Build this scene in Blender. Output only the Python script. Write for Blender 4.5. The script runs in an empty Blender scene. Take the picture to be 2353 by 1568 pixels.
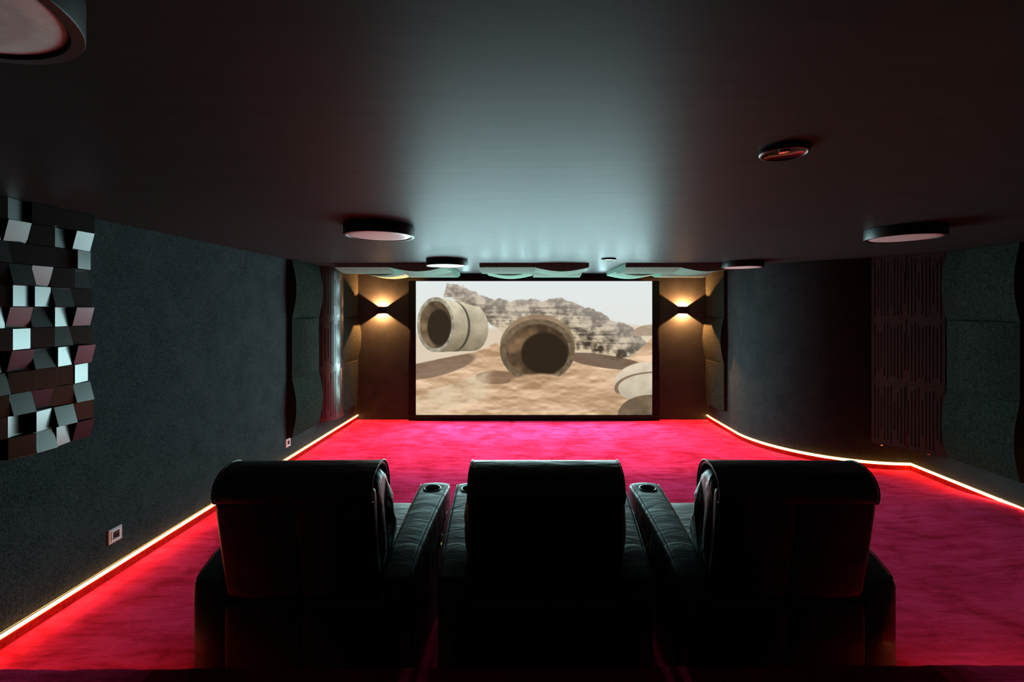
import bpy, bmesh, math, random
import numpy as np
from mathutils import Vector, Matrix
random.seed(7)
rng = np.random.RandomState(11)
SC = bpy.context.scene
COL = SC.collection
PI = math.pi

# ------------------------------------------------------------------ camera
cd = bpy.data.cameras.new('camera'); cam = bpy.data.objects.new('camera', cd); COL.objects.link(cam)
cam.location = (0, 0, 1.65); cam.rotation_euler = (PI/2, 0, 0)
cd.sensor_width = 36; cd.lens = 16.06; cd.shift_x = -0.0151; cd.shift_y = -0.0302
cd.clip_start = 0.02
SC.camera = cam

# ------------------------------------------------------------------ world, exposure
w = bpy.data.worlds.new('world'); SC.world = w; w.use_nodes = True
w.node_tree.nodes['Background'].inputs[0].default_value = (0.02, 0.03, 0.03, 1)
w.node_tree.nodes['Background'].inputs[1].default_value = 0.05
vs = SC.view_settings
vs.view_transform = 'Standard'; vs.look = 'None'; vs.exposure = 0.0; vs.gamma = 1.0; vs.use_curve_mapping = False
SC.cycles.use_denoising = True
SC.cycles.max_bounces = 6; SC.cycles.diffuse_bounces = 4; SC.cycles.glossy_bounces = 3
SC.cycles.sample_clamp_indirect = 4.0
SC.cycles.caustics_reflective = False; SC.cycles.caustics_refractive = False

# room dimensions (metres)
XL, XR, XN = -2.567, 3.955, 2.712      # left wall, right wall, right wall beside the screen
YB, YR = 6.875, -1.6                   # screen wall, rear wall
ZC = 2.192                             # ceiling
RC = 1.245                             # radius of the curved corner
YCV = 4.714                            # the curved wall ends at this depth

# added lamps before the picture, brightening the room beyond what the picture emits
def spot(loc, energy, color, size=math.radians(178), blend=1.0, rot=(PI/2, 0, PI)):
    l = bpy.data.lights.new('added_screen_fill', 'SPOT'); l.energy = energy; l.color = color
    l.spot_size = size; l.spot_blend = blend; l.shadow_soft_size = 0.0
    o = bpy.data.objects.new('added_screen_fill', l); COL.objects.link(o)
    o.location = loc; o.rotation_euler = rot
    return o
SCREEN_CX, SCREEN_W, SCREEN_H, SCREEN_Z0 = 0.098, 3.53, 2.0, 0.083
NXS = 12
for i in range(NXS):
    px = SCREEN_CX + SCREEN_W*((i+0.5)/NXS-0.5)*0.98
    for pz, e_, tilt in ((0.40, 13.0, -10), (0.80, 24.0, -16), (1.20, 17.0, -8), (1.60, 10.0, 0), (1.96, 8.0, 18)):
        spot((px, 6.74, pz), e_, (0.58, 0.97, 1.0), rot=(-PI/2+math.radians(-tilt), 0, 0))

# ------------------------------------------------------------------ materials
def nodes(name):
    m = bpy.data.materials.new(name); m.use_nodes = True
    nt = m.node_tree; b = nt.nodes['Principled BSDF']
    return m, nt, b
def setb(b, color, rough, spec=0.5, metal=0.0):
    b.inputs['Base Color'].default_value = (*color, 1); b.inputs['Roughness'].default_value = rough
    b.inputs['Specular IOR Level'].default_value = spec; b.inputs['Metallic'].default_value = metal
def tex(nt, kind='Object', scale=(1, 1, 1)):
    tc = nt.nodes.new('ShaderNodeTexCoord'); mp = nt.nodes.new('ShaderNodeMapping')
    mp.inputs['Scale'].default_value = scale
    nt.links.new(tc.outputs[kind], mp.inputs[0]); return mp
def noise(nt, vec, scale, detail=3, rough=0.5, dist=0.0):
    n = nt.nodes.new('ShaderNodeTexNoise'); n.inputs['Scale'].default_value = scale
    n.inputs['Detail'].default_value = detail; n.inputs['Roughness'].default_value = rough
    n.inputs['Distortion'].default_value = dist
    nt.links.new(vec.outputs[0], n.inputs['Vector']); return n
def ramp(nt, fac, stops):
    r = nt.nodes.new('ShaderNodeValToRGB'); e = r.color_ramp.elements
    while len(e) < len(stops): e.new(0.5)
    for el, (p, c) in zip(e, stops): el.position = p; el.color = (*c, 1)
    nt.links.new(fac, r.inputs[0]); return r
def bump(nt, b, h, strength, dist=0.01, prev=None):
    n = nt.nodes.new('ShaderNodeBump'); n.inputs['Strength'].default_value = strength
    n.inputs['Distance'].default_value = dist
    nt.links.new(h, n.inputs['Height'])
    if prev: nt.links.new(prev.outputs[0], n.inputs['Normal'])
    nt.links.new(n.outputs[0], b.inputs['Normal']); return n
def plain(name, color, rough, spec=0.5, metal=0.0):
    m, nt, b = nodes(name); setb(b, color, rough, spec, metal)
    mp = tex(nt); n = noise(nt, mp, 60, 2)
    r = ramp(nt, n.outputs[0], [(0.3, tuple(c*0.93 for c in color)), (0.7, tuple(min(1, c*1.07) for c in color))])
    nt.links.new(r.outputs[0], b.inputs['Base Color'])
    return m

def fabric(name, c0, c1, scale=170, bstr=0.25, rough=0.9, sheen=0.0):
    m, nt, b = nodes(name); setb(b, c0, rough, 0.0)
    mp = tex(nt); n = noise(nt, mp, scale, 4, 0.7)
    n2 = noise(nt, mp, 5, 3, 0.6)
    mix = nt.nodes.new('ShaderNodeMath'); mix.operation = 'MULTIPLY_ADD'
    nt.links.new(n2.outputs[0], mix.inputs[0]); mix.inputs[1].default_value = 0.14
    nt.links.new(n.outputs[0], mix.inputs[2])
    r = ramp(nt, mix.outputs[0], [(0.43, c0), (0.70, c1)])
    nt.links.new(r.outputs[0], b.inputs['Base Color'])
    bump(nt, b, n.outputs[0], bstr, 0.004)
    if sheen: b.inputs['Sheen Weight'].default_value = sheen
    return m
M = {}
M['wall'] = fabric('wall_fabric', (0.005, 0.009, 0.010), (0.046, 0.062, 0.064), 200, 0.5)
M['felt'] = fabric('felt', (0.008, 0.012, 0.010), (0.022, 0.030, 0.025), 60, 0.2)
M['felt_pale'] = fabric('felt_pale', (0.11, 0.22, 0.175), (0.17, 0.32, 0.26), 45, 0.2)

def carpet():
    m, nt, b = nodes('red_carpet'); setb(b, (0.7, 0.02, 0.07), 0.95, 0.0)
    mp = tex(nt, 'Object', (1.0, 5.0, 1.0)); streak = noise(nt, mp, 3.0, 6, 0.65, 0.4)
    mp2 = tex(nt, 'Object', (1, 1, 1)); patch = noise(nt, mp2, 2.6, 5, 0.62, 0.8)
    fine = noise(nt, mp2, 420, 2, 0.6)
    mid = noise(nt, mp2, 60, 3, 0.6)
    a = nt.nodes.new('ShaderNodeMath'); a.operation = 'MULTIPLY_ADD'; a.inputs[1].default_value = 0.55
    nt.links.new(streak.outputs[0], a.inputs[0])
    a2 = nt.nodes.new('ShaderNodeMath'); a2.operation = 'MULTIPLY'; a2.inputs[1].default_value = 0.55
    nt.links.new(patch.outputs[0], a2.inputs[0]); nt.links.new(a2.outputs[0], a.inputs[2])
    r = ramp(nt, a.outputs[0], [(0.43, (0.46, 0.008, 0.034)), (0.52, (0.70, 0.018, 0.080)), (0.64, (0.88, 0.036, 0.15))])
    nt.links.new(r.outputs[0], b.inputs['Base Color'])
    s = nt.nodes.new('ShaderNodeMath'); s.operation = 'ADD'
    nt.links.new(fine.outputs[0], s.inputs[0]); nt.links.new(mid.outputs[0], s.inputs[1])
    p = bump(nt, b, s.outputs[0], 0.5, 0.006)
    bump(nt, b, a.outputs[0], 0.35, 0.03, p)
    b.inputs['Sheen Weight'].default_value = 0.25; b.inputs['Sheen Tint'].default_value = (1, 0.1, 0.25, 1)
    b.inputs['Sheen Roughness'].default_value = 0.4
    return m
M['carpet'] = carpet()
M['skirting'] = fabric('shaded_skirting_carpet', (0.16, 0.006, 0.006), (0.30, 0.014, 0.012), 60, 0.4)  # carpet red darkened, painting in the dim band below the strip

def ceiling_mat():
    m, nt, b = nodes('satin_ceiling'); setb(b, (0.02, 0.023, 0.024), 0.45, 0.10)
    mp = tex(nt, 'Object', (1.0, 9.0, 1.0)); n = noise(nt, mp, 2.5, 5, 0.6)
    r = ramp(nt, n.outputs[0], [(0.3, (0.020, 0.024, 0.025)), (0.7, (0.028, 0.033, 0.034))])
    nt.links.new(r.outputs[0], b.inputs['Base Color'])
    mp2 = tex(nt, 'Object', (1.0, 6.0, 1.0)); f = noise(nt, mp2, 60, 3, 0.6)
    bump(nt, b, f.outputs[0], 0.08, 0.002)
    df = nt.nodes.new('ShaderNodeBsdfDiffuse'); nt.links.new(r.outputs[0], df.inputs[0])   # satin paint: half matt, half sheen
    mx = nt.nodes.new('ShaderNodeMixShader'); mx.inputs[0].default_value = 0.57
    nt.links.new(df.outputs[0], mx.inputs[1]); nt.links.new(b.outputs[0], mx.inputs[2])
    nt.links.new(mx.outputs[0], nt.nodes['Material Output'].inputs[0])
    return m
M['ceiling'] = ceiling_mat()

def leather(name, c=(0.026, 0.030, 0.032), rough=0.40, wr=0.35):
    m, nt, b = nodes(name); setb(b, c, rough, 0.55)
    mp = tex(nt); fine = noise(nt, mp, 260, 3, 0.6)
    mp2 = tex(nt, 'Object', (0.7, 2.6, 1.4)); big = noise(nt, mp2, 7.5, 3, 0.55, 0.5)
    rr = nt.nodes.new('ShaderNodeMapRange'); rr.inputs['To Min'].default_value = rough-0.05; rr.inputs['To Max'].default_value = rough+0.1
    nt.links.new(fine.outputs[0], rr.inputs[0]); nt.links.new(rr.outputs[0], b.inputs['Roughness'])
    p = bump(nt, b, fine.outputs[0], 0.12, 0.001)
    bump(nt, b, big.outputs[0], wr, 0.02, p)
    return m
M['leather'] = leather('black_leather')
M['leather_pad'] = leather('lit_pad_leather', (0.20, 0.28, 0.28), 0.50, 0.3)  # black leather with teal screen sheen painted into its base colour
M['seat'] = leather('lit_seat_leather', (0.10, 0.10, 0.095), 0.5, 0.3)  # paler leather, the screen's light on the seat put into its colour
M['cushion'] = leather('lit_cushion_leather', (0.055, 0.065, 0.068), 0.42, 0.5)  # base colour raised so the cushion sides look lit by the screen
M['stitch'] = plain('thread', (0.03, 0.03, 0.03), 0.6)
M['black'] = plain('black_metal', (0.006, 0.007, 0.009), 0.38, 0.3)
M['velvet'] = plain('black_velvet', (0.005, 0.008, 0.009), 0.8, 0.1)
M['chrome'] = plain('chrome', (0.7, 0.7, 0.7), 0.2, 0.5, 1.0)
M['dark_chrome'] = plain('dark_reflector', (0.07, 0.055, 0.05), 0.18, 0.5, 1.0)
M['opal'] = plain('opal_diffuser', (0.75, 0.72, 0.70), 0.35)
M['silver'] = plain('silver_plastic', (0.42, 0.42, 0.42), 0.4)
M['white'] = plain('white_plastic', (0.75, 0.74, 0.72), 0.35)
M['grey'] = plain('grey_plastic', (0.14, 0.14, 0.14), 0.35)
M['dark'] = plain('dark_plastic', (0.02, 0.02, 0.02), 0.3)
M['cup'] = plain('cup_metal', (0.14, 0.16, 0.17), 0.32, 0.5, 0.7)
M['lacquer'] = plain('gloss_lacquer', (0.004, 0.005, 0.005), 0.30, 0.7)
M['backing'] = plain('backing_board', (0.01, 0.01, 0.01), 0.7)
def wood(name, rough, spec):
    m, nt, b = nodes(name); setb(b, (0.02, 0.01, 0.008), rough, spec)
    mp = tex(nt, 'Object', (9, 1.1, 9)); n = noise(nt, mp, 6, 5, 0.6, 2.0)
    r = ramp(nt, n.outputs[0], [(0.3, (0.012, 0.007, 0.006)), (0.55, (0.03, 0.015, 0.012)), (0.75, (0.018, 0.009, 0.008))])
    nt.links.new(r.outputs[0], b.inputs['Base Color'])
    bump(nt, b, n.outputs[0], 0.12, 0.002)
    return m
M['wood'] = wood('dark_wood', 0.28, 0.5); M['wood_matt'] = wood('dark_matt_wood', 0.55, 0.3)
def emit(name, color, strength):
    m = bpy.data.materials.new(name); m.use_nodes = True; nt = m.node_tree
    nt.nodes.remove(nt.nodes['Principled BSDF']); e = nt.nodes.new('ShaderNodeEmission')
    e.inputs[0].default_value = (*color, 1); e.inputs[1].default_value = strength
    nt.links.new(e.outputs[0], nt.nodes['Material Output'].inputs[0]); return m
M['led'] = emit('led_glow', (1.0, 0.34, 0.075), 24.0)
M['led_step'] = emit('led_step_glow', (1.0, 0.42, 0.10), 25.0)
M['green'] = emit('green_led', (0.35, 0.9, 0.15), 0.5)

# ------------------------------------------------------------------ mesh helpers
def link(name, me, mat=None, parent=None):
    o = bpy.data.objects.new(name, me); COL.objects.link(o)
    if mat: me.materials.append(mat)
    if parent: o.parent = parent
    return o
def mesh(name, verts, faces, mat=None, parent=None, smooth=False):
    me = bpy.data.meshes.new(name); me.from_pydata([tuple(v) for v in verts], [], faces); me.update()
    if smooth: me.polygons.foreach_set('use_smooth', [True]*len(me.polygons))
    return link(name, me, mat, parent)
def bm_obj(name, bm, mat=None, parent=None, smooth=False, fix=True):
    if fix: bmesh.ops.recalc_face_normals(bm, faces=bm.faces[:])
    me = bpy.data.meshes.new(name); bm.to_mesh(me); bm.free()
    if smooth: me.polygons.foreach_set('use_smooth', [True]*len(me.polygons))
    return link(name, me, mat, parent)
def smooth_angle(o, deg=35):
    me = o.data; bm = bmesh.new(); bm.from_mesh(me)
    for f in bm.faces: f.smooth = True
    for e in bm.edges:
        if len(e.link_faces) == 2 and e.calc_face_angle(0) > math.radians(deg): e.smooth = False
    bm.to_mesh(me); bm.free(); return o
def add_box(bm, c, s, bevel=0.0, seg=2, mat=None):
    r = bmesh.ops.create_cube(bm, size=1.0)
    mx = Matrix.Translation(c) @ Matrix.Diagonal((*s, 1))
    if mat is not None: mx = mat @ mx
    bmesh.ops.transform(bm, matrix=mx, verts=r['verts'])
    if bevel:
        es = {e for v in r['verts'] for e in v.link_edges}
        bmesh.ops.bevel(bm, geom=list(es), offset=bevel, segments=seg, profile=0.5, affect='EDGES')
def box(name, c, s, mat, parent=None, bevel=0.0, seg=2):
    bm = bmesh.new(); add_box(bm, c, s, bevel, seg)
    o = bm_obj(name, bm, mat, parent)
    if bevel: smooth_angle(o, 50)
    return o
def add_tube(bm, pts, r, n=6, closed=False):
    pts = [Vector(p) for p in pts]; rings = []
    N = len(pts)
    up = Vector((0.123, 0.31, 0.94)).normalized()
    for i, p in enumerate(pts):
        a = pts[(i-1) % N] if (closed or i > 0) else p
        b = pts[(i+1) % N] if (closed or i < N-1) else p
        t = (b-a).normalized(); u = t.cross(up)
        if u.length < 1e-3: u = t.cross(Vector((1, 0, 0)))
        u.normalize(); v = t.cross(u)
        rings.append([bm.verts.new(p + r*(math.cos(2*PI*k/n)*u + math.sin(2*PI*k/n)*v)) for k in range(n)])
    for i in range(N if closed else N-1):
        A, B = rings[i], rings[(i+1) % N]
        for k in range(n): bm.faces.new((A[k], A[(k+1) % n], B[(k+1) % n], B[k]))
    if not closed:
        bm.faces.new(rings[0]); bm.faces.new(rings[-1][::-1])
def add_lathe(bm, prof, n=48, center=(0, 0, 0), mx=None):
    """prof: (r, z) pairs"""
    rings = []
    for r, z in prof:
        if r < 1e-6:
            rings.append([bm.verts.new(Vector((0, 0, z)))])
        else:
            rings.append([bm.verts.new(Vector((r*math.cos(2*PI*k/n), r*math.sin(2*PI*k/n), z))) for k in range(n)])
    for A, B in zip(rings, rings[1:]):
        if len(A) == 1 and len(B) == 1: continue
        for k in range(n):
            k2 = (k+1) % n
            if len(A) == 1: bm.faces.new((A[0], B[k], B[k2]))
            elif len(B) == 1: bm.faces.new((A[k], A[k2], B[0]))
            else: bm.faces.new((A[k], A[k2], B[k2], B[k]))
    vs_ = [v for rr in rings for v in rr]
    if mx is not None: bmesh.ops.transform(bm, matrix=mx, verts=vs_)
    bmesh.ops.translate(bm, vec=center, verts=vs_)
def catmull(pts, sub=4, closed=True):
    P = [np.array(p, float) for p in pts]; n = len(P); out = []
    rngi = range(n) if closed else range(n-1)
    for i in rngi:
        if closed: p0, p1, p2, p3 = P[(i-1) % n], P[i], P[(i+1) % n], P[(i+2) % n]
        else: p0, p1, p2, p3 = P[max(i-1, 0)], P[i], P[i+1], P[min(i+2, n-1)]
        for k in range(sub):
            t = k/sub
            out.append(0.5*((2*p1)+(-p0+p2)*t+(2*p0-5*p1+4*p2-p3)*t*t+(-p0+3*p1-3*p2+p3)*t**3))
    if not closed: out.append(P[-1])
    return out
def puffy(name, prof, x0, x1, r0, r1, mat, parent, crown=0.0, seg=5, mid=6, wob=0.0):
    """a closed (y, z) outline swept from x0 to x1, its ends rounded inward by r0 and r1"""
    P = np.array(prof); n = len(P)
    area = 0.5*np.sum(P[:, 0]*np.roll(P[:, 1], -1)-np.roll(P[:, 0], -1)*P[:, 1])
    T = np.roll(P, -1, 0)-np.roll(P, 1, 0); T /= np.linalg.norm(T, axis=1)[:, None]+1e-9
    N = np.stack([T[:, 1], -T[:, 0]], 1)*(1 if area > 0 else -1)      # outward
    xs = []
    for k in range(seg+1):
        a = k/seg*PI/2; xs.append((x0+r0*(1-math.cos(a)) if r0 else x0, r0*(1-math.sin(a)) if r0 else 0))
    for k in range(1, mid):
        t = k/mid; xs.append((x0+r0+(x1-r1-x0-r0)*t, -crown*math.sin(PI*t)))
    for k in range(seg+1):
        a = (1-k/seg)*PI/2; xs.append((x1-r1*(1-math.cos(a)), r1*(1-math.sin(a))))
    if r0: xs = xs
    bm = bmesh.new(); rings = []
    for x, ins in xs:
        ww = wob*np.sin(x*37+np.arange(n)*0.9)*0.5+wob*np.sin(x*19-np.arange(n)*0.5)*0.5 if wob else 0
        Q = P-N*ins + (N*ww[:, None] if wob else 0)
        rings.append([bm.verts.new((x, q[0], q[1])) for q in Q])
    for A, B in zip(rings, rings[1:]):
        for k in range(n): bm.faces.new((A[k], A[(k+1) % n], B[(k+1) % n], B[k]))
    bm.faces.new(rings[0]); bm.faces.new(rings[-1][::-1])
    bmesh.ops.triangulate(bm, faces=[f for f in bm.faces if len(f.verts) > 4])
    o = bm_obj(name, bm, mat, parent); smooth_angle(o, 60); return o

def tag(o, label=None, cat=None, group=None, kind=None):
    if label: o['label'] = label
    if cat: o['category'] = cat
    if group: o['group'] = group
    if kind: o['kind'] = kind
    return o
def thing(name, label, cat, loc=(0, 0, 0), rz=0.0, group=None):
    o = bpy.data.objects.new(name, None); COL.objects.link(o); o.empty_display_size = 0.1
    o.location = loc; o.rotation_euler = (0, 0, rz)
    return tag(o, label, cat, group)
def copy_tree(o, parent=None):
    c = o.copy(); COL.objects.link(c)
    if parent: c.parent = parent
    for ch in o.children: copy_tree(ch, c)
    return c

# ------------------------------------------------------------------ room shell
def floor_height(x, y):
    def ss(t): t = max(0, min(1, t)); return t*t*(3-2*t)
    return 0.062*ss((x-2.75)/0.95)*ss((4.25-y)/0.62)
verts, faces = [], []
xs = np.linspace(XL-0.05, XR+0.05, 90); ys = np.linspace(YR, YB+0.05, 110)
for y in ys:
    for x in xs: verts.append((x, y, floor_height(x, y)))
nx = len(xs)
for j in range(len(ys)-1):
    for i in range(nx-1):
        a = j*nx+i; faces.append((a, a+1, a+1+nx, a+nx))
nb = len(verts)
verts += [(xs[0], ys[0], -0.1), (xs[-1], ys[0], -0.1), (xs[-1], ys[-1], -0.1), (xs[0], ys[-1], -0.1)]
faces.append((nb+3, nb+2, nb+1, nb))
fl = mesh('floor', verts, faces, M['carpet'], smooth=True); tag(fl, kind='structure')
tag(box('ceiling', ((XL+XR)/2, (YR+YB)/2, ZC+0.05), (XR-XL+0.3, YB-YR+0.3, 0.1), M['ceiling']), kind='structure')
tag(box('wall_left', (XL-0.05, (YR+YB)/2, 1.05), (0.1, YB-YR+0.3, 2.5), M['wall']), kind='structure')
tag(box('wall_front', ((XL+XR)/2, YB+0.05, 1.05), (XR-XL+0.2, 0.1, 2.5), M['wall']), kind='structure')
tag(box('wall_rear', ((XL+XR)/2, YR-0.05, 1.05), (XR-XL+0.2, 0.1, 2.5), M['wall']), kind='structure')
# right wall: straight beside the screen, a convex quarter turn, then straight towards the rear
def right_path(off=0.0, ystart=YR):
    pts = [(XN-off, YB)]
    cy = YCV+RC
    for k in range(0, 29):
        a = k/28*PI/2
        pts.append((XR-(RC+off)*math.cos(a) + 0.0, cy-(RC+off)*math.sin(a)))
    pts[-1] = (XR-off, YCV-off)
    pts.append((XR-off, ystart))
    return pts
def wall_strip(name, path_in, path_out, z0, z1, mat, smooth=True):
    v, f = [], []
    for (a, b) in zip(path_in, path_out):
        v += [(a[0], a[1], z0), (a[0], a[1], z1), (b[0], b[1], z1), (b[0], b[1], z0)]
    n = len(path_in)
    for i in range(n-1):
        k = 4*i
        for j in range(4):
            f.append((k+j, k+(j+1) % 4, k+4+(j+1) % 4, k+4+j))
    f.append((0, 3, 2, 1)); f.append((4*n-4, 4*n-3, 4*n-2, 4*n-1))
    bm = bmesh.new(); vv = [bm.verts.new(p) for p in v]
    for q in f: bm.faces.new([vv[i] for i in q])
    o = bm_obj(name, bm, mat)
    if smooth: smooth_angle(o, 30)
    return o
rp = right_path()
tag(wall_strip('wall_right', rp, [(x+0.1 if i < 1 or i > 27 else x+0.1, y+0.1) for i, (x, y) in enumerate(rp)], -0.2, 2.3, M['wall']), kind='structure')

def strip(name, path_fn, section, mat, parent):
    """section: closed list of (distance from the wall, height); path_fn(off) gives the plan line at that distance"""
    paths = [path_fn(o_) for o_, z in section]; bm = bmesh.new(); rings = []
    for i in range(len(paths[0])):
        rings.append([bm.verts.new((p[i][0], p[i][1], z)) for p, (o_, z) in zip(paths, section)])
    n_ = len(section)
    for A_, B_ in zip(rings, rings[1:]):
        for k in range(n_): bm.faces.new((A_[k], A_[(k+1) % n_], B_[(k+1) % n_], B_[k]))
    bm.faces.new(rings[0]); bm.faces.new(rings[-1][::-1])
    o_ = bm_obj(name, bm, mat); o_.parent = parent; smooth_angle(o_, 30); return o_
# the strips hang tilted 35 degrees down over the skirting, under a cap added to block upward light
GLOW = [(0.001, 0.048), (0.004, 0.048), (0.024, 0.076), (0.001, 0.076)]
CAP = [(0.004, 0.0765), (0.016, 0.0765), (0.016, 0.0775), (0.004, 0.0775)]

# carpeted skirting boards under the light strips
tag(box('baseboard_left', (XL+0.005, (YR+YB)/2, 0.024), (0.010, YB-YR, 0.047), M['skirting']), kind='structure')
tag(wall_strip('baseboard_right', right_path(0.010), right_path(-0.01), 0.0, 0.0475, M['skirting']), kind='structure')

# LED strips
t = thing('led_light_strip', 'long straight warm LED strip along the foot of the left wall', 'light strip', (0, 0, 0))
left_line = lambda off: [(XL+off, YB-0.004), (XL+off, YR+0.01)]
strip('light_diffuser', left_line, GLOW, M['led'], t); strip('added_light_cap', left_line, CAP, M['silver'], t)
t = thing('led_light_strip', 'warm LED strip bending along the curved right wall above the carpet', 'light strip', (0, 0, 0))
gapy = 3.80
def right_a(off):
    p = right_path(off); p[0] = (p[0][0], YB-0.004); p[-1] = (p[-1][0], gapy+0.008); return p
right_b = lambda off: [(XR-off, gapy-0.008), (XR-off, YR+0.01)]
for fn in (right_a, right_b):
    strip('light_diffuser', fn, GLOW, M['led'], t); strip('added_light_cap', fn, CAP, M['silver'], t)

# riser the camera stands on
PE, PZ = 1.866, 0.20
bm = bmesh.new()
n = 120; top, low = [], []
prof = [(-1.59-PE, 0.0), (0.0-0.02, 0.0), (-0.006, -0.003), (0.0, -0.010), (0.0, -0.028), (-0.03, -0.030), (-0.03, -PZ), (-1.59-PE, -PZ)]
xx = np.linspace(XL+0.02, XR-0.02, n); rows = []
for i, x in enumerate(xx):
    wv = 0.0018*math.sin(i*0.9)+0.0015*math.sin(i*2.3+1)
    yo = 0.006*(x-0.5)*1.0
    rows.append([bm.verts.new((x, PE+p[0]+(yo if 0 < j < 7 else 0), PZ+p[1]+(wv if j in (1, 2) else 0))) for j, p in enumerate(prof)])
for A, B in zip(rows, rows[1:]):
    for j in range(len(prof)): bm.faces.new((A[j], A[(j+1) % 8], B[(j+1) % 8], B[j]))
bm.faces.new(rows[0]); bm.faces.new(rows[-1][::-1])
o = bm_obj('floor_riser', bm, M['carpet']); smooth_angle(o, 30); tag(o, kind='structure')
for xa, xb, lb in ((XL+0.03, -1.60, 'warm LED strip tucked under the step nosing left of the seats'), (1.62, XR-0.03, 'warm LED strip tucked under the step nosing right of the seats')):
    t = thing('led_light_strip', lb, 'light strip', ((xa+xb)/2, PE-0.015, 0.165))
    box('light_diffuser', (0, 0, -0.002), (xb-xa, 0.010, 0.004), M['led_step'], t)
    box('aluminium_channel', (0, 0, 0.0015), (xb-xa, 0.014, 0.003), M['silver'], t)

# ------------------------------------------------------------------ acoustic tiles
S = 0.638
def matrix_from(origin, X, Y, Z):
    m = Matrix.Identity(4)
    for i, a in enumerate((X, Y, Z)):
        for j in range(3): m[j][i] = a[j]
    m.translation = origin
    return m
def wave_mesh(axis, s=S-0.004, t0=0.045, amp=0.048, n=20):
    """square tile, local x/y in the plane, z out; convex along one axis"""
    v, f, sm = [], [], []
    g = [i/n-0.5 for i in range(n+1)]
    def P(u, vv):
        a = u if axis == 0 else vv
        return (u*s, vv*s, t0+amp*math.cos(a*PI))
    for a in g:                                   # bulging face
        for b in (-0.5, 0.5):
            v.append(P(a, b) if axis == 0 else P(b, a))
    for i in range(n): f.append((2*i, 2*i+1, 2*i+3, 2*i+2)); sm.append(True)
    def wall(pts):
        k = len(v)
        for p in pts: v.append(p); v.append((p[0], p[1], 0.0))
        for i in range(len(pts)-1): f.append((k+2*i, k+2*i+1, k+2*i+3, k+2*i+2)); sm.append(False)
    if axis == 0:
        wall([P(a, -0.5) for a in g]); wall([P(a, 0.5) for a in g][::-1])
        wall([P(0.5, -0.5), P(0.5, 0.5)]); wall([P(-0.5, 0.5), P(-0.5, -0.5)])
    else:
        wall([P(0.5, a) for a in g]); wall([P(-0.5, a) for a in g][::-1])
        wall([P(-0.5, -0.5), P(0.5, -0.5)]); wall([P(0.5, 0.5), P(-0.5, 0.5)])
    k = len(v); h = s/2
    v += [(-h, -h, 0), (-h, h, 0), (h, h, 0), (h, -h, 0)]; f.append((k, k+1, k+2, k+3)); sm.append(False)
    me = bpy.data.meshes.new('tile'); me.from_pydata(v, [], f)
    me.polygons.foreach_set('use_smooth', sm); me.update()
    bm = bmesh.new(); bm.from_mesh(me)
    for fc in bm.faces:                            # outward normals by direction from the tile's centre
        if fc.normal.dot(fc.calc_center_median()-Vector((0, 0, 0.02))) < 0: fc.normal_flip()
    bm.to_mesh(me); bm.free()
    return me
WAVE = {}
for ax in (0, 1):
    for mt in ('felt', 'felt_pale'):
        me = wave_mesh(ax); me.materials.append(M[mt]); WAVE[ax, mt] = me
def tiles(parent, frame, layout, mt, name='acoustic_tile'):
    """layout: list of (i, j, axis) in units of S on the plane given by frame"""
    for i, j, ax in layout:
        o = bpy.data.objects.new(name, WAVE[ax, mt]); COL.objects.link(o); o.parent = parent
        o.matrix_local = frame @ Matrix.Translation((i*S, j*S, 0))
LW = lambda y, z: matrix_from((0, y, z), (0, 1, 0), (0, 0, 1), (1, 0, 0))
RW = lambda y, z: matrix_from((0, y, z), (0, -1, 0), (0, 0, 1), (-1, 0, 0))
CW = matrix_from((0, 0, 0), (-1, 0, 0), (0, 1, 0), (0, 0, -1))
ZB = 0.278                                       # foot of the wall tiles
def wall_column(loc, right, axes, label):
    t = thing('acoustic_panel_column', label, 'acoustic panel', loc, 0, 'columns of three wavy felt acoustic tiles')
    fr = (RW if right else LW)(0, 0)
    tiles(t, fr, [(0, k+0.5, axes[k]) for k in range(3)], 'felt')
# axes from the bottom tile up: 1 bulges along the height, 0 across the width
wall_column((XL, 4.89+S/2, ZB), False, (1, 0, 1), 'column of three wavy dark felt tiles above the small socket on the left wall')
wall_column((XL, 6.17+S/2, ZB), False, (0, 1, 0), 'column of wavy felt tiles in the front left corner beside the left wall lamp')
wall_column((XN, 6.20+S/2, ZB), True, (0, 1, 0), 'column of wavy felt tiles in the front right corner beside the right wall lamp')
wall_column((XR, 3.625+S/2, ZB), True, (1, 0, 1), 'column of wavy dark felt tiles at the right edge beside the slotted wood')
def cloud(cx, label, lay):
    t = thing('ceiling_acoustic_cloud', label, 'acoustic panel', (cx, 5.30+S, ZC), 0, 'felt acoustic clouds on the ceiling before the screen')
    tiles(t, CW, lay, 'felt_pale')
# i runs to the left (-x), j away from the camera
LAY = [(0.5, -0.5, 1), (-0.5, -0.5, 0), (0.5, 0.5, 0), (-0.5, 0.5, 1)]
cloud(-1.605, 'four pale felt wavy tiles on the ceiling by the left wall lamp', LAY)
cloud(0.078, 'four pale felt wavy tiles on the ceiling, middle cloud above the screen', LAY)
cloud(1.775, 'four pale felt wavy tiles on the ceiling by the right wall lamp', LAY)

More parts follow.
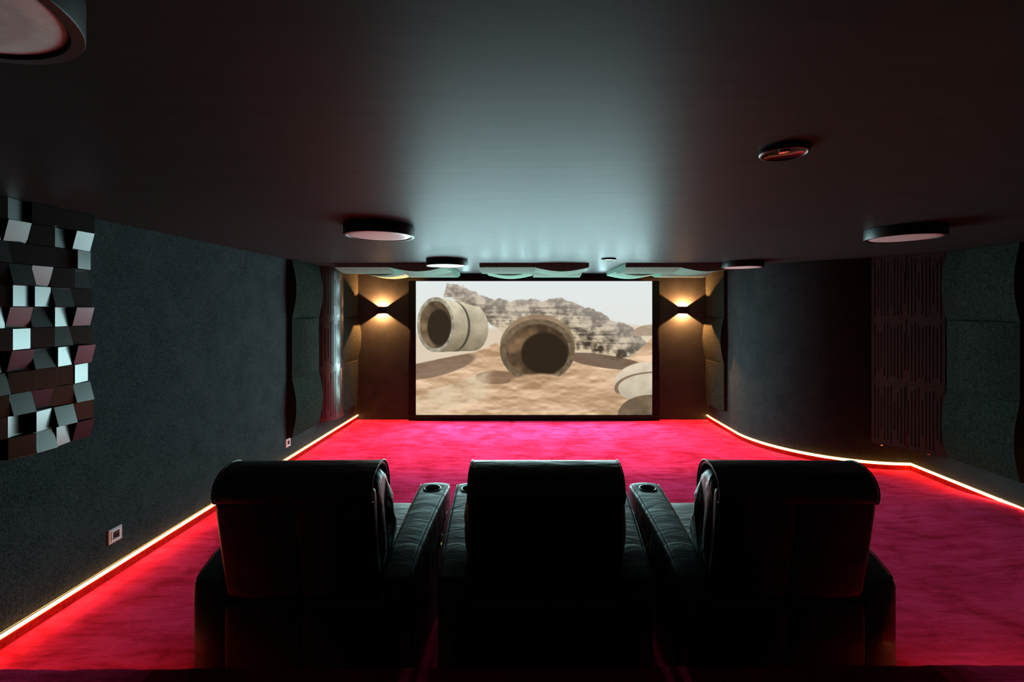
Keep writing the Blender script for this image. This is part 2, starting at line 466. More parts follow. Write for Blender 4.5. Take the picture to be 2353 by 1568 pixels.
# ------------------------------------------------------------------ slotted wooden diffusers
def groove_panel(w, h, bulge, grooves, wm, depth=0.007, th=0.010, sub=2):
    """local x across, y up, z out"""
    if bulge > 0.05:
        rad = w*w/8/bulge+bulge/2
        def Z(x): return th+math.sqrt(max(rad*rad-x*x, 0))-(rad-bulge)
    else:
        def Z(x): return th+bulge*(math.cos(PI*x/w))
    cuts = sorted(grooves); v, f = [], []
    def q(x0, x1, y0, y1, d0=0.0, d1=0.0):
        k = len(v)
        v.extend([(x0, y0, Z(x0)-d0), (x1, y0, Z(x1)-d1), (x1, y1, Z(x1)-d1), (x0, y1, Z(x0)-d0)]); f.append((k, k+1, k+2, k+3))
    def raw(a, b, c, d):
        k = len(v); v.extend([a, b, c, d]); f.append((k, k+1, k+2, k+3))
    x = -w/2
    for gx, gw, y0, y1 in cuts+[(w/2, 0, 0, 0)]:
        xe = gx-gw/2
        for s_ in range(sub): q(x+(xe-x)*s_/sub, x+(xe-x)*(s_+1)/sub, -h/2, h/2)
        if gw:
            a, b = gx-gw/2, gx+gw/2
            q(a, b, -h/2, y0); q(a, b, y1, h/2); q(a, b, y0, y1, depth, depth)
            raw((a, y0, Z(a)), (a, y0, Z(a)-depth), (a, y1, Z(a)-depth), (a, y1, Z(a)))
            raw((b, y0, Z(b)-depth), (b, y0, Z(b)), (b, y1, Z(b)), (b, y1, Z(b)-depth))
            raw((a, y0, Z(a)), (b, y0, Z(b)), (b, y0, Z(b)-depth), (a, y0, Z(a)-depth))
            raw((a, y1, Z(a)-depth), (b, y1, Z(b)-depth), (b, y1, Z(b)), (a, y1, Z(a)))
            x = b
    n = 16
    for i in range(n):                            # top, bottom and back
        a, b = -w/2+w*i/n, -w/2+w*(i+1)/n
        za, zb = max(Z(a)-0.012, 0), max(Z(b)-0.012, 0)
        raw((a, -h/2, Z(a)), (a, -h/2, za), (b, -h/2, zb), (b, -h/2, Z(b)))
        raw((a, h/2, za), (a, h/2, Z(a)), (b, h/2, Z(b)), (b, h/2, zb))
        raw((a, -h/2, za), (a, h/2, za), (b, h/2, zb), (b, -h/2, zb))
    raw((-w/2, -h/2, 0), (-w/2, -h/2, Z(-w/2)), (-w/2, h/2, Z(-w/2)), (-w/2, h/2, 0))
    raw((w/2, -h/2, Z(w/2)), (w/2, -h/2, 0), (w/2, h/2, 0), (w/2, h/2, Z(w/2)))
    me = bpy.data.meshes.new('slotted_board'); me.from_pydata(v, [], f); me.update()
    bm = bmesh.new(); bm.from_mesh(me); bmesh.ops.remove_doubles(bm, verts=bm.verts[:], dist=1e-5)
    bmesh.ops.recalc_face_normals(bm, faces=bm.faces[:])
    bm.to_mesh(me); bm.free(); me.materials.append(wm)
    return me
def grooves_for(w, seed):
    r = random.Random(seed); out = []; n = 20
    for i in range(n):
        x = -w/2+w*(i+0.8)/(n+0.6)
        c = 0.02*math.sin(i*1.3+seed); L = 0.10+0.17*abs(math.sin(i*0.78+0.5*seed))+0.10*r.random()
        if i % 4 == 0: L = 0.27+0.02*r.random()
        L = min(L, 0.29); out.append((x, 0.0085, -L+c*0.5, min(L+c*0.5, 0.30)))
    return out
def wood_column(loc, rz_frame, w, bulge, label):
    t = thing('wood_diffuser_column', label, 'wooden diffuser', loc, 0)
    for k in range(3):
        me = groove_panel(w-0.004, S-0.001, bulge, grooves_for(w-0.02, k+3), M['wood'] if bulge > 0.05 else M['wood_matt'])
        smb = bpy.data.objects.new('slotted_board', me); COL.objects.link(smb); smb.parent = t
        smb.matrix_local = rz_frame @ Matrix.Translation((0, (k+0.5)*S, 0)); smooth_angle(smb, 25)
    return t
wood_column((XL, 5.53+S/2, ZB), LW(0, 0), S-0.02, 0.175, 'glossy bowed dark wood column with fine slots between the felt tiles, left wall')
# the right-hand one stands across the corner
A = Vector((3.575, 4.745, 0)); B = Vector((3.925, 4.285, 0))
X = (B-A).normalized(); Zn = X.cross(Vector((0, 0, 1)))
fr = matrix_from((0, 0, 0), X, (0, 0, 1), Zn)
wc = wood_column(((A+B)/2).to_tuple()[:2]+(ZB,), fr, (B-A).length, 0.004, 'dark wood panel with long vertical slots set across the right corner')
for px in (-0.20, 0.17):
    bm = bmesh.new(); add_box(bm, (px, -0.006, 0.012), (0.022, 0.012, 0.012), 0.003, 1)
    o = bm_obj('metal_bracket', bm, M['chrome'], wc); o.matrix_local = fr

# ------------------------------------------------------------------ skyline diffuser on the left wall
t = thing('skyline_diffuser', 'mosaic diffuser of tilted square blocks on the left wall at the left edge', 'sound diffuser', (XL, 2.605, 0.93))
pitch = 0.1052
box('backing_board', (0.006, -pitch*3, pitch*6), (0.012, pitch*6-0.004, pitch*12-0.004), M['backing'], t)
LAYT = ["CCCSCC", "DSCDSC", "SCCCUC", "UCDUCS", "CUSSCC", "DSUDSC", "CUCSCD", "DSUDSU", "SCCCUC", "UCDUCS", "CUSSCD", "DSUCSC"]
for r_, row in enumerate(LAYT):
    for c, ty in enumerate(row):
        y1 = -c*pitch-0.001; y0 = y1-pitch+0.002
        z1 = (12-r_)*pitch-0.001; z0 = z1-pitch+0.002
        dp = 0.027; base = random.choice((0.058, 0.066, 0.074, 0.082))
        if ty == 'S': base -= 0.004
        h = {(0, 0): base, (1, 0): base, (1, 1): base, (0, 1): base}   # keys: (far?, top?)
        for fa in (0, 1):
            for tp in (0, 1):
                up = {'S': not fa, 'C': fa, 'D': tp, 'U': not tp}[ty]
                h[fa, tp] = base+(dp if up else 0)
        v = [(0.012, y0, z0), (0.012, y1, z0), (0.012, y1, z1), (0.012, y0, z1),
             (h[0, 0], y0, z0), (h[1, 0], y1, z0), (h[1, 1], y1, z1), (h[0, 1], y0, z1)]
        bm = bmesh.new(); vv = [bm.verts.new(p) for p in v]
        for q in ((0, 1, 2, 3), (4, 7, 6, 5), (0, 4, 5, 1), (1, 5, 6, 2), (2, 6, 7, 3), (3, 7, 4, 0)): bm.faces.new([vv[i] for i in q])
        front = [e for e in bm.edges if all(vx in vv[4:] for vx in e.verts)]
        bmesh.ops.bevel(bm, geom=front, offset=0.0012, segments=1, affect='EDGES')
        bm_obj('diffuser_block', bm, M['lacquer'], t)

# ------------------------------------------------------------------ projection screen
def vnoise(h, w_, sx, sy, seed):
    r = np.random.RandomState(seed); g = r.rand(int(sy)+3, int(sx)+3)
    yy = np.linspace(0, sy, h)[:, None]; xx_ = np.linspace(0, sx, w_)[None, :]
    yi = yy.astype(int); xi = xx_.astype(int); fy = yy-yi; fx = xx_-xi
    fy = fy*fy*(3-2*fy); fx = fx*fx*(3-2*fx)
    return (g[yi, xi]*(1-fx)+g[yi, xi+1]*fx)*(1-fy)+(g[yi+1, xi]*(1-fx)+g[yi+1, xi+1]*fx)*fy
def fbm(h, w_, sx, sy, seed, o=5):
    a, s = 0, 0
    for k in range(o):
        a = a+vnoise(h, w_, sx*2**k, sy*2**k, seed+k)/2**k; s += 1/2**k
    return a/s
def paint(H, W):
    u = np.linspace(0, 1, W)[None, :].repeat(H, 0); v = np.linspace(0, 1, H)[:, None].repeat(W, 1)
    C = lambda *c: np.array(c, float)/255
    img = np.zeros((H, W, 3))
    def lay(mask, col):
        nonlocal img
        m = np.clip(mask, 0, 1)[..., None]; img = img*(1-m)+np.asarray(col)*m
    sm = lambda x, e=0.004: np.clip(x/e+0.5, 0, 1)
    n1 = fbm(H, W, 5, 3, 1); n2 = fbm(H, W, 30, 18, 2); n3 = fbm(H, W, 9, 60, 3); n4 = fbm(H, W, 70, 40, 9, 3)
    sky = C(226, 234, 234)*(1-v[..., None]*1.2)+C(232, 226, 214)*(v[..., None]*1.2)
    lay(np.ones((H, W)), sky)
    # far haze dunes
    far = 0.30+0.10*np.abs(u-0.75)+0.02*n1
    lay(sm(v-far, 0.03), C(222, 205, 182)+0.06*(n1[..., None]-0.5))
    # rocky ridge falling to the right
    top = np.interp(u, [0, .13, .2, .33, .5, .62, .75, .92, 1], [.9, .02, .04, .14, .14, .13, .22, .36, .5])+0.05*(n2-0.5)
    bot = np.interp(u, [0, .15, .3, .5, .7, .85, .93, 1], [.1, .12, .3, .5, .52, .60, .55, .45])+0.05*(n2-0.5)
    ridge = sm(v-top, .008)*sm(bot-v, .012)
    tx = np.clip(0.5+2.2*(n2-0.5)+1.6*(n3-0.5)+1.2*(n4-0.5), 0, 1)[..., None]
    depth = np.clip((v-top)*4, 0, 1)[..., None]
    rock = (C(70, 60, 50)*(1-tx)+C(215, 196, 165)*tx)
    lay(ridge, rock*(0.35+0.65*depth)+C(200, 192, 182)*0.65*(1-depth))
    # sand in front
    st = np.interp(u, [0, .1, .25, .34, .45, .6, .7, .85, 1], [.62, .58, .53, .46, .60, .60, .56, .66, .42])+0.02*(n1-.5)
    grad = np.clip((fbm(H, W, 6, 10, 21)-fbm(H, W, 6, 10, 21)[np.clip(np.arange(H)-int(H*.02), 0, H-1)])*9, -1, 1)
    sand = C(207, 172, 138)+0.10*(n1[..., None]-.5)+0.12*grad[..., None]+0.05*(n3[..., None]-.5)+0.05*(n2[..., None]-.5)
    lay(sm(v-st, .012), sand)
    # cast shade of the pipes on the sand
    lay(0.75*sm(1-(((u-.08)/.17)**2+((v-.64-.4*(u-.08)*-1)/.075)**2), .25)*sm(v-st), C(112, 92, 76))
    lay(0.8*sm(1-(((u-.34)/.09)**2+((v-.72)/.05)**2), .2), C(128, 100, 78))
    lay(0.85*sm(1-(((u-.80)/.17)**2+((v-.60-.25*(u-.8))/.05)**2), .2), C(104, 84, 68))
    # pale broken slab lying at the lower left
    d = (v-.98)+.62*(u)                                     # band going up to the right
    lay(0.7*sm(.10-np.abs(d+.02), .03)*sm(.31-u, .05)*np.clip(.35+1.6*(n2-.35)+n3*.4, 0, 1), C(226, 208, 178))
    # plain round pipe sections
    def pipe(cx, cy, rx, ry, ax, ay, k2, light, dark, inner, hole=0.86, bands=(0.45,)):
        asp = 1.0
        for t_ in np.linspace(1, 0, 60):
            ex, ey = cx+ax*t_, cy+ay*t_; s_ = 1+(k2-1)*t_
            q = ((u-ex)/(rx*s_))**2+((v-ey)/(ry*s_))**2
            sh = np.clip(0.62-0.5*((v-ey)/(ry*s_))*0.9, 0, 1)[..., None]
            col = np.asarray(dark)*(1-sh)+np.asarray(light)*sh
            col = col*(0.86+0.28*n2[..., None])
            if any(abs(t_-b_) < 0.035 for b_ in bands): col = col*0.5
            lay(sm(1-q, .03), col)
        q = ((u-cx)/rx)**2+((v-cy)/ry)**2
        lay(sm(1-q, .04), np.asarray(light)*0.75*(.7+.6*n4[..., None]))
        lay(sm(hole**2-q, .05), np.asarray(inner)*(.5+1.0*n2[..., None])*(1.25-.5*np.clip((u-cx)/rx+.5, 0, 1)[..., None]))
        q2 = ((u-cx-.18*rx)/(rx*.62))**2+((v-cy-.02)/(ry*.66))**2
        lay(sm(1-q2, .25), np.asarray(inner)*.55)
    pipe(.083, .325, .078, .205, .16, .028, .82, C(212, 202, 176), C(120, 106, 84), C(92, 76, 58))
    pipe(.515, .52, .158, .235, -.0, -.035, 1.0, C(150, 128, 100), C(92, 76, 60), C(86, 68, 50), .84, ())
    # sand drifting into the middle pipe
    df = np.interp(u, [.34, .40, .46, .53, .60, .66], [1.2, .74, .70, .69, .70, 1.2])
    lay(sm(v-df-.01*n1, .02)*sm(.66-u, .01)*sm(u-.34, .01), sand)
    # half-buried pipe at the lower right, small one on the horizon
    q = ((u-1.0)/.16)**2+((v-.76)/.16)**2
    lay(sm(1-q, .05)*sm(v-.60, .02), (C(214, 200, 176)*(1.05-.25*(v[..., None]-.6)*2))*(.9+.2*n2[..., None]))
    q = ((u-1.02)/.18)**2+((v-.80)/.125)**2
    lay(0.85*sm(1-q, .03)*sm(q-.83, .03)*sm(.84-v, .02), C(120, 96, 80))
    q = ((u-.99)/.135)**2+((v-1.0)/.15)**2
    lay(sm(1-q, .04), C(116, 98, 78)*(.75+.5*n2[..., None]))
    q = ((u-1.0)/.085)**2+((v-.40)/.075)**2
    lay(sm(1-q, .05)*sm(.41-v, .01), C(176, 156, 132)*(.85+.3*n2[..., None]))
    img = np.clip(img, 0, 1)
    return np.where(img <= .04045, img/12.92, ((img+.055)/1.055)**2.4)
t = thing('projection_screen', 'large framed projection screen showing pipes and scrap in a sandy desert', 'projector screen', (SCREEN_CX, YB, 0))
fy = -0.05; fw = 0.105
x0, x1 = -SCREEN_W/2, SCREEN_W/2; z0, z1 = SCREEN_Z0, SCREEN_Z0+SCREEN_H
FB, FT = 0.004, ZC-0.004
box('frame_rail', (0, fy/2-0.012, (FB+z0)/2), (SCREEN_W+2*fw, 0.072, z0-FB), M['velvet'], t, 0.004)
box('frame_rail', (0, fy/2-0.012, (FT+z1)/2), (SCREEN_W+2*fw, 0.072, FT-z1), M['velvet'], t, 0.004)
box('frame_stile', (x0-fw/2, fy/2-0.012, (z0+z1)/2), (fw, 0.072, z1-z0-0.001), M['velvet'], t, 0.004)
box('frame_stile', (x1+fw/2, fy/2-0.012, (z0+z1)/2), (fw, 0.072, z1-z0-0.001), M['velvet'], t, 0.004)
W_, H_ = 560, 317
lin = paint(H_, W_)
gx, gz = np.meshgrid(np.linspace(x0, x1, W_), np.linspace(z1, z0, H_))
vv = np.stack([gx, np.full_like(gx, fy), gz], -1).reshape(-1, 3)
idx = np.arange(W_*H_).reshape(H_, W_)
q = np.stack([idx[:-1, :-1], idx[1:, :-1], idx[1:, 1:], idx[:-1, 1:]], -1).reshape(-1, 4)
me = bpy.data.meshes.new('picture'); me.vertices.add(len(vv)); me.vertices.foreach_set('co', vv.ravel())
me.loops.add(q.size); me.loops.foreach_set('vertex_index', q.ravel().astype(np.int32))
me.polygons.add(len(q)); me.polygons.foreach_set('loop_start', np.arange(0, q.size, 4, dtype=np.int32))
me.update(calc_edges=True)
ca = me.color_attributes.new('picture', 'FLOAT_COLOR', 'POINT')
rgba = np.concatenate([lin.reshape(-1, 3), np.ones((W_*H_, 1))], 1); ca.data.foreach_set('color', rgba.ravel().astype(np.float32))
pm = bpy.data.materials.new('projected_picture'); pm.use_nodes = True; nt = pm.node_tree
nt.nodes.remove(nt.nodes['Principled BSDF']); e = nt.nodes.new('ShaderNodeEmission'); at = nt.nodes.new('ShaderNodeAttribute'); at.attribute_name = 'picture'
nt.links.new(at.outputs['Color'], e.inputs[0]); nt.links.new(e.outputs[0], nt.nodes['Material Output'].inputs[0]); e.inputs[1].default_value = 1.0
pm.cycles.emission_sampling = 'NONE'
o = link('picture', me, pm, t); o['label'] = 'bright picture of pale pipes half buried in sand'
box('maker_plate', (x1-0.125, fy-0.0, 0.030), (0.085, 0.006, 0.012), M['dark'], t)
o = t.children[-1]; o.location.y = 0.0015
# the maker's mark: a small dull red wordmark and a pale square, too small to read in the photograph
rm = plain('red_print', (0.35, 0.06, 0.07), 0.5)
box('wordmark', (x1-0.135, -0.0555, 0.030), (0.055, 0.001, 0.006), rm, t)
box('emblem', (x1-0.095, -0.0555, 0.030), (0.014, 0.001, 0.008), M['silver'], t)

# ------------------------------------------------------------------ ceiling lamps
def disc_lamp(name, label, x, y, group='round flush ceiling lamps'):
    t = thing(name, label, 'ceiling lamp', (x, y, ZC), 0, group)
    bm = bmesh.new()
    add_lathe(bm, [(0.0, 0.0), (0.218, 0.0), (0.220, -0.002), (0.220, -0.064), (0.2185, -0.0675), (0.216, -0.068), (0.201, -0.068), (0.1985, -0.066), (0.198, -0.050), (0.0, -0.050)], 72)
    smooth_angle(bm_obj('housing', bm, M['black'], t), 30)
    bm = bmesh.new()
    add_lathe(bm, [(0.0, -0.051), (0.1975, -0.051), (0.1975, -0.0605), (0.19, -0.064), (0.15, -0.0655), (0.0, -0.067)], 72)
    smooth_angle(bm_obj('diffuser', bm, M['opal'], t), 30)
    return t
disc_lamp('ceiling_lamp', 'round black-rimmed ceiling lamp cut off by the top left corner', -0.947, 0.664)
disc_lamp('ceiling_lamp', 'round ceiling lamp hanging over the space left of the middle seats', -0.955, 2.95)
disc_lamp('ceiling_lamp', 'round ceiling lamp just in front of the left ceiling tiles', -0.868, 4.93)
disc_lamp('ceiling_lamp', 'round ceiling lamp nearest the right edge, before the slotted wood corner', 2.50, 3.03)
disc_lamp('ceiling_lamp', 'round ceiling lamp seen edge-on where the right ceiling tiles end', 2.41, 5.12)
def downlight(label, x, y):
    t = thing('recessed_downlight', label, 'downlight', (x, y, ZC), 0, 'small black ceiling downlights')
    bm = bmesh.new()
    add_lathe(bm, [(0.0, 0.0), (0.074, 0.0), (0.077, -0.003), (0.077, -0.012), (0.074, -0.016), (0.069, -0.017), (0.065, -0.014), (0.063, -0.006), (0.0, -0.006)], 56)
    smooth_angle(bm_obj('trim_ring', bm, M['black'], t), 30)
    bm = bmesh.new()
    add_lathe(bm, [(0.0, -0.0065), (0.030, -0.0068), (0.052, -0.009), (0.064, -0.014), (0.0655, -0.0135), (0.0635, -0.0065)], 56)
    smooth_angle(bm_obj('reflector', bm, M['dark_chrome'], t), 40)
    bm = bmesh.new(); add_lathe(bm, [(0, -0.0072), (0.015, -0.0075), (0.017, -0.010), (0.0, -0.0135)], 24)
    smooth_angle(bm_obj('lamp_lens', bm, M['chrome'], t), 40)
downlight('black ringed downlight alone on the right half of the ceiling, nearer one', 0.868, 1.545)
downlight('tiny downlight near the screen between the middle and right ceiling tiles', 0.853, 4.80)

# ------------------------------------------------------------------ wall lamps beside the screen
def sconce(label, x):
    t = thing('wall_lamp', label, 'wall lamp', (x, YB, 1.65), 0, 'up and down wall lamps')
    W2, Hh, Dp, th = 0.062, 0.050, 0.10, 0.004
    bm = bmesh.new()
    add_box(bm, (0, -Dp+th/2, 0), (2*W2, th, 2*Hh)); add_box(bm, (-W2+th/2, -Dp/2, 0), (th, Dp-th*2, 2*Hh)); add_box(bm, (W2-th/2, -Dp/2, 0), (th, Dp-th*2, 2*Hh))
    bm_obj('housing', bm, M['black'], t)
    box('back_plate', (0, -th/2, 0), (2*W2, th, 2*Hh), M['black'], t)
    box('divider', (0, -Dp/2, 0), (2*W2-2*th, Dp-2*th, 0.006), M['black'], t)
    for s_ in (1, -1):
        bm = bmesh.new(); add_box(bm, (0, -0.042, s_*0.0045), (0.03, 0.03, 0.003)); bm_obj('light_source', bm, M['white'], t)
        l = bpy.data.lights.new('wall_lamp_glow', 'POINT'); l.energy = 330; l.color = (1.0, 0.31, 0.10); l.shadow_soft_size = 0.004
        o = bpy.data.objects.new('wall_lamp_glow', l); COL.objects.link(o); o.parent = t; o.location = (0, -0.042, s_*0.010)
    return t
sconce('small black up and down wall lamp left of the screen', (879.5-1212)/152.7)
sconce('small black up and down wall lamp right of the screen', (1568.5-1212)/152.7)

# ------------------------------------------------------------------ sockets on the left wall
def socket(label, y, z):
    t = thing('wall_socket', label, 'power socket', (XL, y, z), 0, 'square power sockets on the left wall')
    bm = bmesh.new()
    for (c, s_) in (((0.004, 0, 0.034), (0.008, 0.088, 0.02)), ((0.004, 0, -0.034), (0.008, 0.088, 0.02)), ((0.004, 0.034, 0), (0.008, 0.02, 0.048)), ((0.004, -0.034, 0), (0.008, 0.02, 0.048))):
        add_box(bm, c, s_)
    bm_obj('cover_frame', bm, M['silver'], t)
    bm = bmesh.new()
    for (c, s_) in (((0.006, 0, 0.0265), (0.010, 0.058, 0.005)), ((0.006, 0, -0.0265), (0.010, 0.058, 0.005)), ((0.006, 0.0265, 0), (0.010, 0.005, 0.048)), ((0.006, -0.0265, 0), (0.010, 0.005, 0.048))):
        add_box(bm, c, s_)
    bm_obj('bezel', bm, M['white'], t)
    mx = Matrix.Rotation(PI/2, 4, 'Y')
    bm = bmesh.new()
    add_box(bm, (0.001, 0, 0), (0.002, 0.050, 0.050))
    add_lathe(bm, [(0.0195, 0.002), (0.0195, 0.008), (0.024, 0.008), (0.026, 0.002)], 32, mx=mx)
    bm_obj('socket_insert', bm, M['grey'], t)
    bm = bmesh.new(); add_lathe(bm, [(0, 0.0022), (0.0194, 0.0022), (0.0194, 0.0026), (0.0, 0.0028)], 32, mx=mx); bm_obj('socket_well', bm, M['dark'], t)
    bm = bmesh.new(); add_lathe(bm, [(0, 0.0025), (0.0028, 0.0025), (0.0028, 0.013), (0.0015, 0.015), (0, 0.0155)], 12, (0, 0, 0.010), mx=mx); bm_obj('earth_pin', bm, M['chrome'], t)
socket('square silver power socket low on the left wall, nearer the camera', 2.84, 0.255)
socket('square silver power socket below the first felt tile column', 4.89, 0.232)

# ------------------------------------------------------------------ recliner armchairs
ARM_IN, ARM_OUT, ARM_L = 0.330, 0.468, 0.84
def ztop(y):
    return float(np.interp(y, [0, 0.02, 0.06, 0.14, 0.28, 0.42, 0.60, 0.80, 0.825, 0.84], [0.478, 0.496, 0.512, 0.535, 0.556, 0.570, 0.582, 0.590, 0.584, 0.566]))
def xout(y): return ARM_OUT+0.048*max(0, min(1, y/0.8))
def arm_section(y, inset, z0, zt, s_, r=0.022, crown=0.0):
    a, b = ARM_IN+inset, xout(y)-inset; pts = [(a, z0), (b, z0)]
    for k in range(5):
        an = k/4*PI/2; pts.append((b-r+r*math.cos(an), zt-r+r*math.sin(an)))
    for k in range(1, 6):
        u_ = k/6; pts.append((b-r-(b-a-2*r)*u_, zt+crown*math.sin(PI*u_)))
    for k in range(5):
        an = PI/2+k/4*PI/2; pts.append((a+r+r*math.cos(an), zt-r+r*math.sin(an)))
    return [(s_*x, y, z) for x, z in pts]
def loft(name, secs, mat, parent, ang=50):
    bm = bmesh.new(); rings = [[bm.verts.new(p) for p in s_] for s_ in secs]; n = len(secs[0])
    for A_, B_ in zip(rings, rings[1:]):
        for k in range(n): bm.faces.new((A_[k], A_[(k+1) % n], B_[(k+1) % n], B_[k]))
    bm.faces.new(rings[0]); bm.faces.new(rings[-1][::-1])
    o = bm_obj(name, bm, mat, parent); smooth_angle(o, ang); return o
def drill(o, cyl):
    """cuts the cup well: evaluated once, the result is stored as plain mesh data"""
    m = o.modifiers.new('b', 'BOOLEAN'); m.operation = 'DIFFERENCE'; m.object = cyl; m.solver = 'EXACT'
    dg = bpy.context.evaluated_depsgraph_get()
    me = bpy.data.meshes.new_from_object(o.evaluated_get(dg)); o.modifiers.clear(); o.data = me
def make_chair():
    t = thing('recliner_armchair', '', 'armchair', (0, 0, 0), 0, 'black leather cinema recliners in a row')
    L = M['leather']
    CUPY, CUPR = 0.735, 0.047
    for s_ in (-1, 1):
        ys_ = [0.0, 0.006, 0.02, 0.05, 0.10, 0.15, 0.22, 0.30, 0.38, 0.46, 0.54, 0.60, 0.65, 0.69, 0.73, 0.77, 0.80, 0.82, 0.834, 0.84]
        secs = []
        for y in ys_:
            ins = 0.010 if y in (0.0, 0.84) else (0.003 if y in (0.006, 0.834) else 0)
            secs.append(arm_section(y, ins, 0.02, ztop(y)-0.006, s_))
        arm = loft('arm', secs, L, t)
        secs = []
        for i, y in enumerate([0.012, 0.03, 0.06, 0.10, 0.14, 0.18, 0.22, 0.26, 0.30, 0.34, 0.38, 0.42, 0.46, 0.50, 0.54, 0.58, 0.62, 0.66, 0.70, 0.73, 0.76, 0.79, 0.81, 0.825]):
            dip = 0.010*math.exp(-((y-CUPY)/0.06)**2)
            wr = 0.0005*math.sin(i*1.9)+0.0004*math.sin(i*3.1+1)
            secs.append(arm_section(y, 0.014, ztop(y)-0.03, ztop(y)+0.001+wr, s_, 0.012, 0.007-dip))
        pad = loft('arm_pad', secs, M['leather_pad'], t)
        cx = s_*(ARM_IN+xout(CUPY))/2; zc = ztop(CUPY)
        bm = bmesh.new(); bmesh.ops.create_cone(bm, cap_ends=True, segments=40, radius1=CUPR, radius2=CUPR, depth=0.12)
        cy = bm_obj('cutter', bm); cy.location = (cx, CUPY, zc-0.02)
        bpy.context.view_layer.update()
        drill(arm, cy); drill(pad, cy)
        bpy.data.objects.remove(cy)
        bm = bmesh.new()
        add_lathe(bm, [(CUPR-0.004, 0.004), (CUPR-0.001, 0.0055), (CUPR+0.004, 0.004), (CUPR+0.0055, 0.001), (CUPR+0.002, -0.004), (CUPR-0.0012, -0.01), (CUPR-0.0012, -0.070), (0, -0.070), (0, -0.067), (CUPR-0.006, -0.067), (CUPR-0.005, -0.01)], 40)
        o = bm_obj('cup_holder', bm, M['cup'], t); o.location = (cx, CUPY, zc+0.002); smooth_angle(o, 40)
        # piping along both top edges
        for e_ in (0, 1):
            pts = []
            for y in np.linspace(0.015, 0.822, 34):
                xx2 = (ARM_IN+0.009) if e_ == 0 else (xout(y)-0.009); pts.append((s_*xx2, y, ztop(y)-0.0045))
            bm = bmesh.new(); add_tube(bm, pts, 0.0028, 6); o = bm_obj('seam', bm, M['leather_pad'], t, True)
        # curved pocket seam on the outer side
        pts = []
        for k in range(12):
            a = k/11; y = 0.36+0.36*a; z = 0.33+0.13*math.sin(a*PI*0.5)**2
            pts.append((s_*(xout(y)+0.0005), y, z))
        bm = bmesh.new(); add_tube(bm, pts, 0.0022, 6); bm_obj('seam', bm, L, t, True)
        # seat control on the outer side
        cp = 0.55; bm = bmesh.new()
        add_lathe(bm, [(0, 0), (0.032, 0), (0.032, 0.004), (0.028, 0.007), (0, 0.007)], 28, mx=Matrix.Rotation(s_*PI/2, 4, 'Y') @ Matrix.Diagonal((1.1, 1.55, 1, 1)))
        cpo = bm_obj('control_plate', bm, M['dark'], t); cpo.location = (s_*xout(cp), cp, 0.372); smooth_angle(cpo, 40)
        bm = bmesh.new(); add_lathe(bm, [(0, 0.005), (0.014, 0.005), (0.014, 0.012), (0.010, 0.015), (0, 0.016)], 20, mx=Matrix.Rotation(s_*PI/2, 4, 'Y'))
        o = bm_obj('button', bm, M['chrome'], cpo); o.location = (0, 0.022, 0.008); smooth_angle(o, 40); o['label'] = 'chrome button'
        bm = bmesh.new(); add_lathe(bm, [(0, 0.005), (0.007, 0.005), (0.007, 0.009), (0, 0.011)], 16, mx=Matrix.Rotation(s_*PI/2, 4, 'Y'))
        o = bm_obj('indicator_light', bm, M['green'], cpo); o.location = (0, -0.022, -0.006); o['label'] = 'small green light'
    # seat, footrest
    sp = catmull([(0.16, 0.30), (0.16, 0.42), (0.30, 0.452), (0.55, 0.462), (0.78, 0.462), (0.865, 0.445), (0.885, 0.39), (0.87, 0.31), (0.6, 0.28), (0.3, 0.28)], 4)
    puffy('seat', sp, -0.326, 0.326, 0.02, 0.02, M['seat'], t, 0.006)
    fp = catmull([(0.84, 0.05), (0.84, 0.28), (0.865, 0.295), (0.885, 0.27), (0.888, 0.16), (0.88, 0.06), (0.86, 0.045)], 3)
    puffy('footrest', fp, -0.322, 0.322, 0.012, 0.012, L, t, 0.004)
    # lower rear panels
    bp = catmull([(0.0, 0.03), (-0.008, 0.12), (-0.008, 0.28), (0.0, 0.375), (0.03, 0.392), (0.12, 0.392), (0.14, 0.30), (0.14, 0.04), (0.07, 0.025)], 4)
    puffy('base_panel', bp, -0.329, -0.002, 0.012, 0.010, L, t, 0.003); puffy('base_panel', bp, 0.002, 0.329, 0.010, 0.012, L, t, 0.003)
    # backrest: two rear panels, front cushion, wrapped headrest
    rp_ = catmull([(0.03, 0.402), (0.002, 0.42), (-0.018, 0.52), (-0.042, 0.64), (-0.064, 0.76), (-0.078, 0.875), (-0.045, 0.90), (-0.02, 0.86), (0.0, 0.72), (0.03, 0.56), (0.05, 0.42)], 4)
    puffy('back_panel', rp_, -0.330, -0.001, 0.022, 0.008, L, t, 0.006, wob=0.0012); puffy('back_panel', rp_, 0.001, 0.330, 0.008, 0.022, L, t, 0.006, wob=0.0012)
    cp_ = catmull([(0.04, 0.42), (0.010, 0.54), (-0.012, 0.66), (-0.034, 0.78), (-0.045, 0.87), (-0.01, 0.925), (0.07, 0.944), (0.12, 0.92), (0.155, 0.88), (0.162, 0.80), (0.150, 0.735), (0.185, 0.68), (0.225, 0.58), (0.245, 0.47), (0.20, 0.435)], 4)
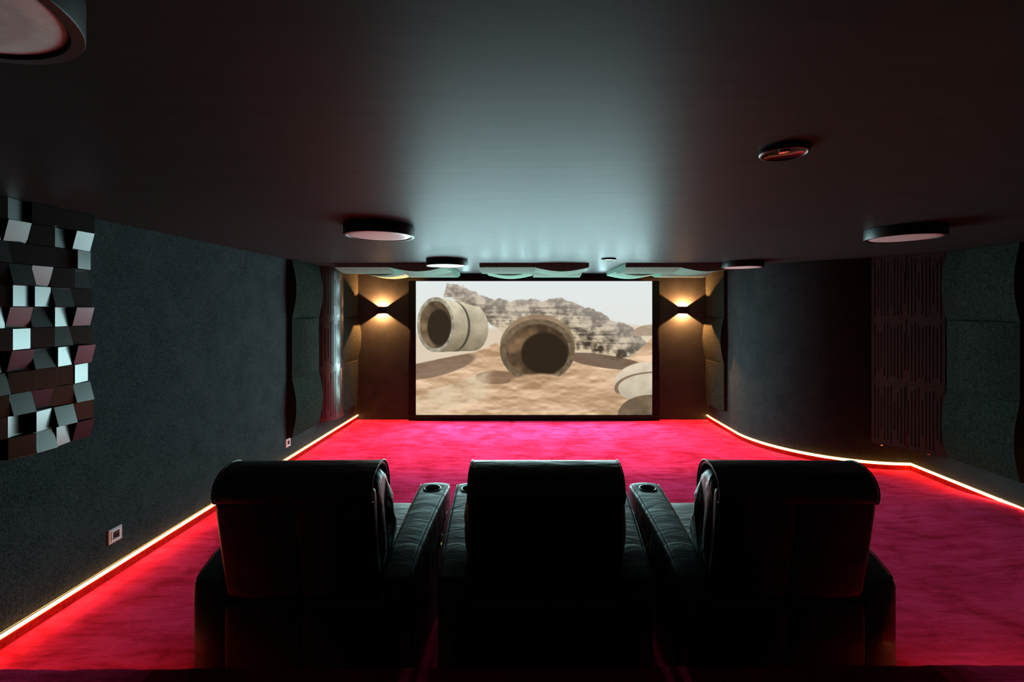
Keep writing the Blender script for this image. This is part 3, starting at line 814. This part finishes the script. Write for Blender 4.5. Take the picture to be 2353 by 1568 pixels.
    o = puffy('back_cushion', cp_, -0.338, 0.338, 0.042, 0.042, M['cushion'], t, 0.0, wob=0.003)
    for vx in o.data.vertices:
        zz = vx.co.z; k_ = float(np.interp(vx.co.y, [-0.03, 0.10], [0.15, 1.0])); vx.co.x *= 1+k_*float(np.interp(zz, [0.52, 0.62, 0.70, 0.80, 0.86, 0.95], [-0.015, 0.07, 0.09, 0.05, -0.02, -0.04]))
    outer = [(-0.070, 0.866), (-0.084, 0.874), (-0.092, 0.905), (-0.082, 0.945), (-0.052, 0.978), (0.0, 0.997), (0.06, 1.0), (0.115, 0.980), (0.155, 0.935), (0.176, 0.87), (0.178, 0.80)]
    inner = [(0.166, 0.80), (0.162, 0.87), (0.142, 0.925), (0.105, 0.962), (0.058, 0.980), (0.0, 0.978), (-0.042, 0.960), (-0.068, 0.930), (-0.074, 0.900)]
    hp = catmull(outer+inner, 4)
    hp = [p*np.array([1, 1.0])-np.array([0, 0.020]) for p in hp]
    puffy('headrest', hp, -0.322, 0.322, 0.006, 0.006, L, t, 0.0, seg=3)
    for s_ in (-1, 1):
        pts = [(s_*0.324, p[0], p[1]-0.020) for p in catmull(outer, 4, False)]
        bm = bmesh.new(); add_tube(bm, pts, 0.0038, 6); bm_obj('seam', bm, L, t, True)
    for s_x in (-0.40, 0.40):
        for s_y in (0.10, 0.76):
            bm = bmesh.new(); add_lathe(bm, [(0, 0), (0.022, 0), (0.022, 0.024), (0, 0.024)], 16, (s_x, s_y, 0)); bm_obj('foot', bm, M['dark'], t)
    box('base_frame', (0, 0.48, 0.16), (0.62, 0.66, 0.24), M['dark'], t)
    return t
ch = make_chair()
places = [(0.078, 0.0, 'middle black leather recliner, its back squarely before the screen'),
          (-0.972, 0.020, 'left black leather recliner, nearest the mosaic diffuser wall'),
          (1.122, -0.020, 'right black leather recliner, nearest the curved wall')]
for i, (x, rz, lb) in enumerate(places):
    c = ch if i == 0 else copy_tree(ch)
    c.location = (x, 1.972, 0); c.rotation_euler = (0, 0, rz); c['label'] = lb
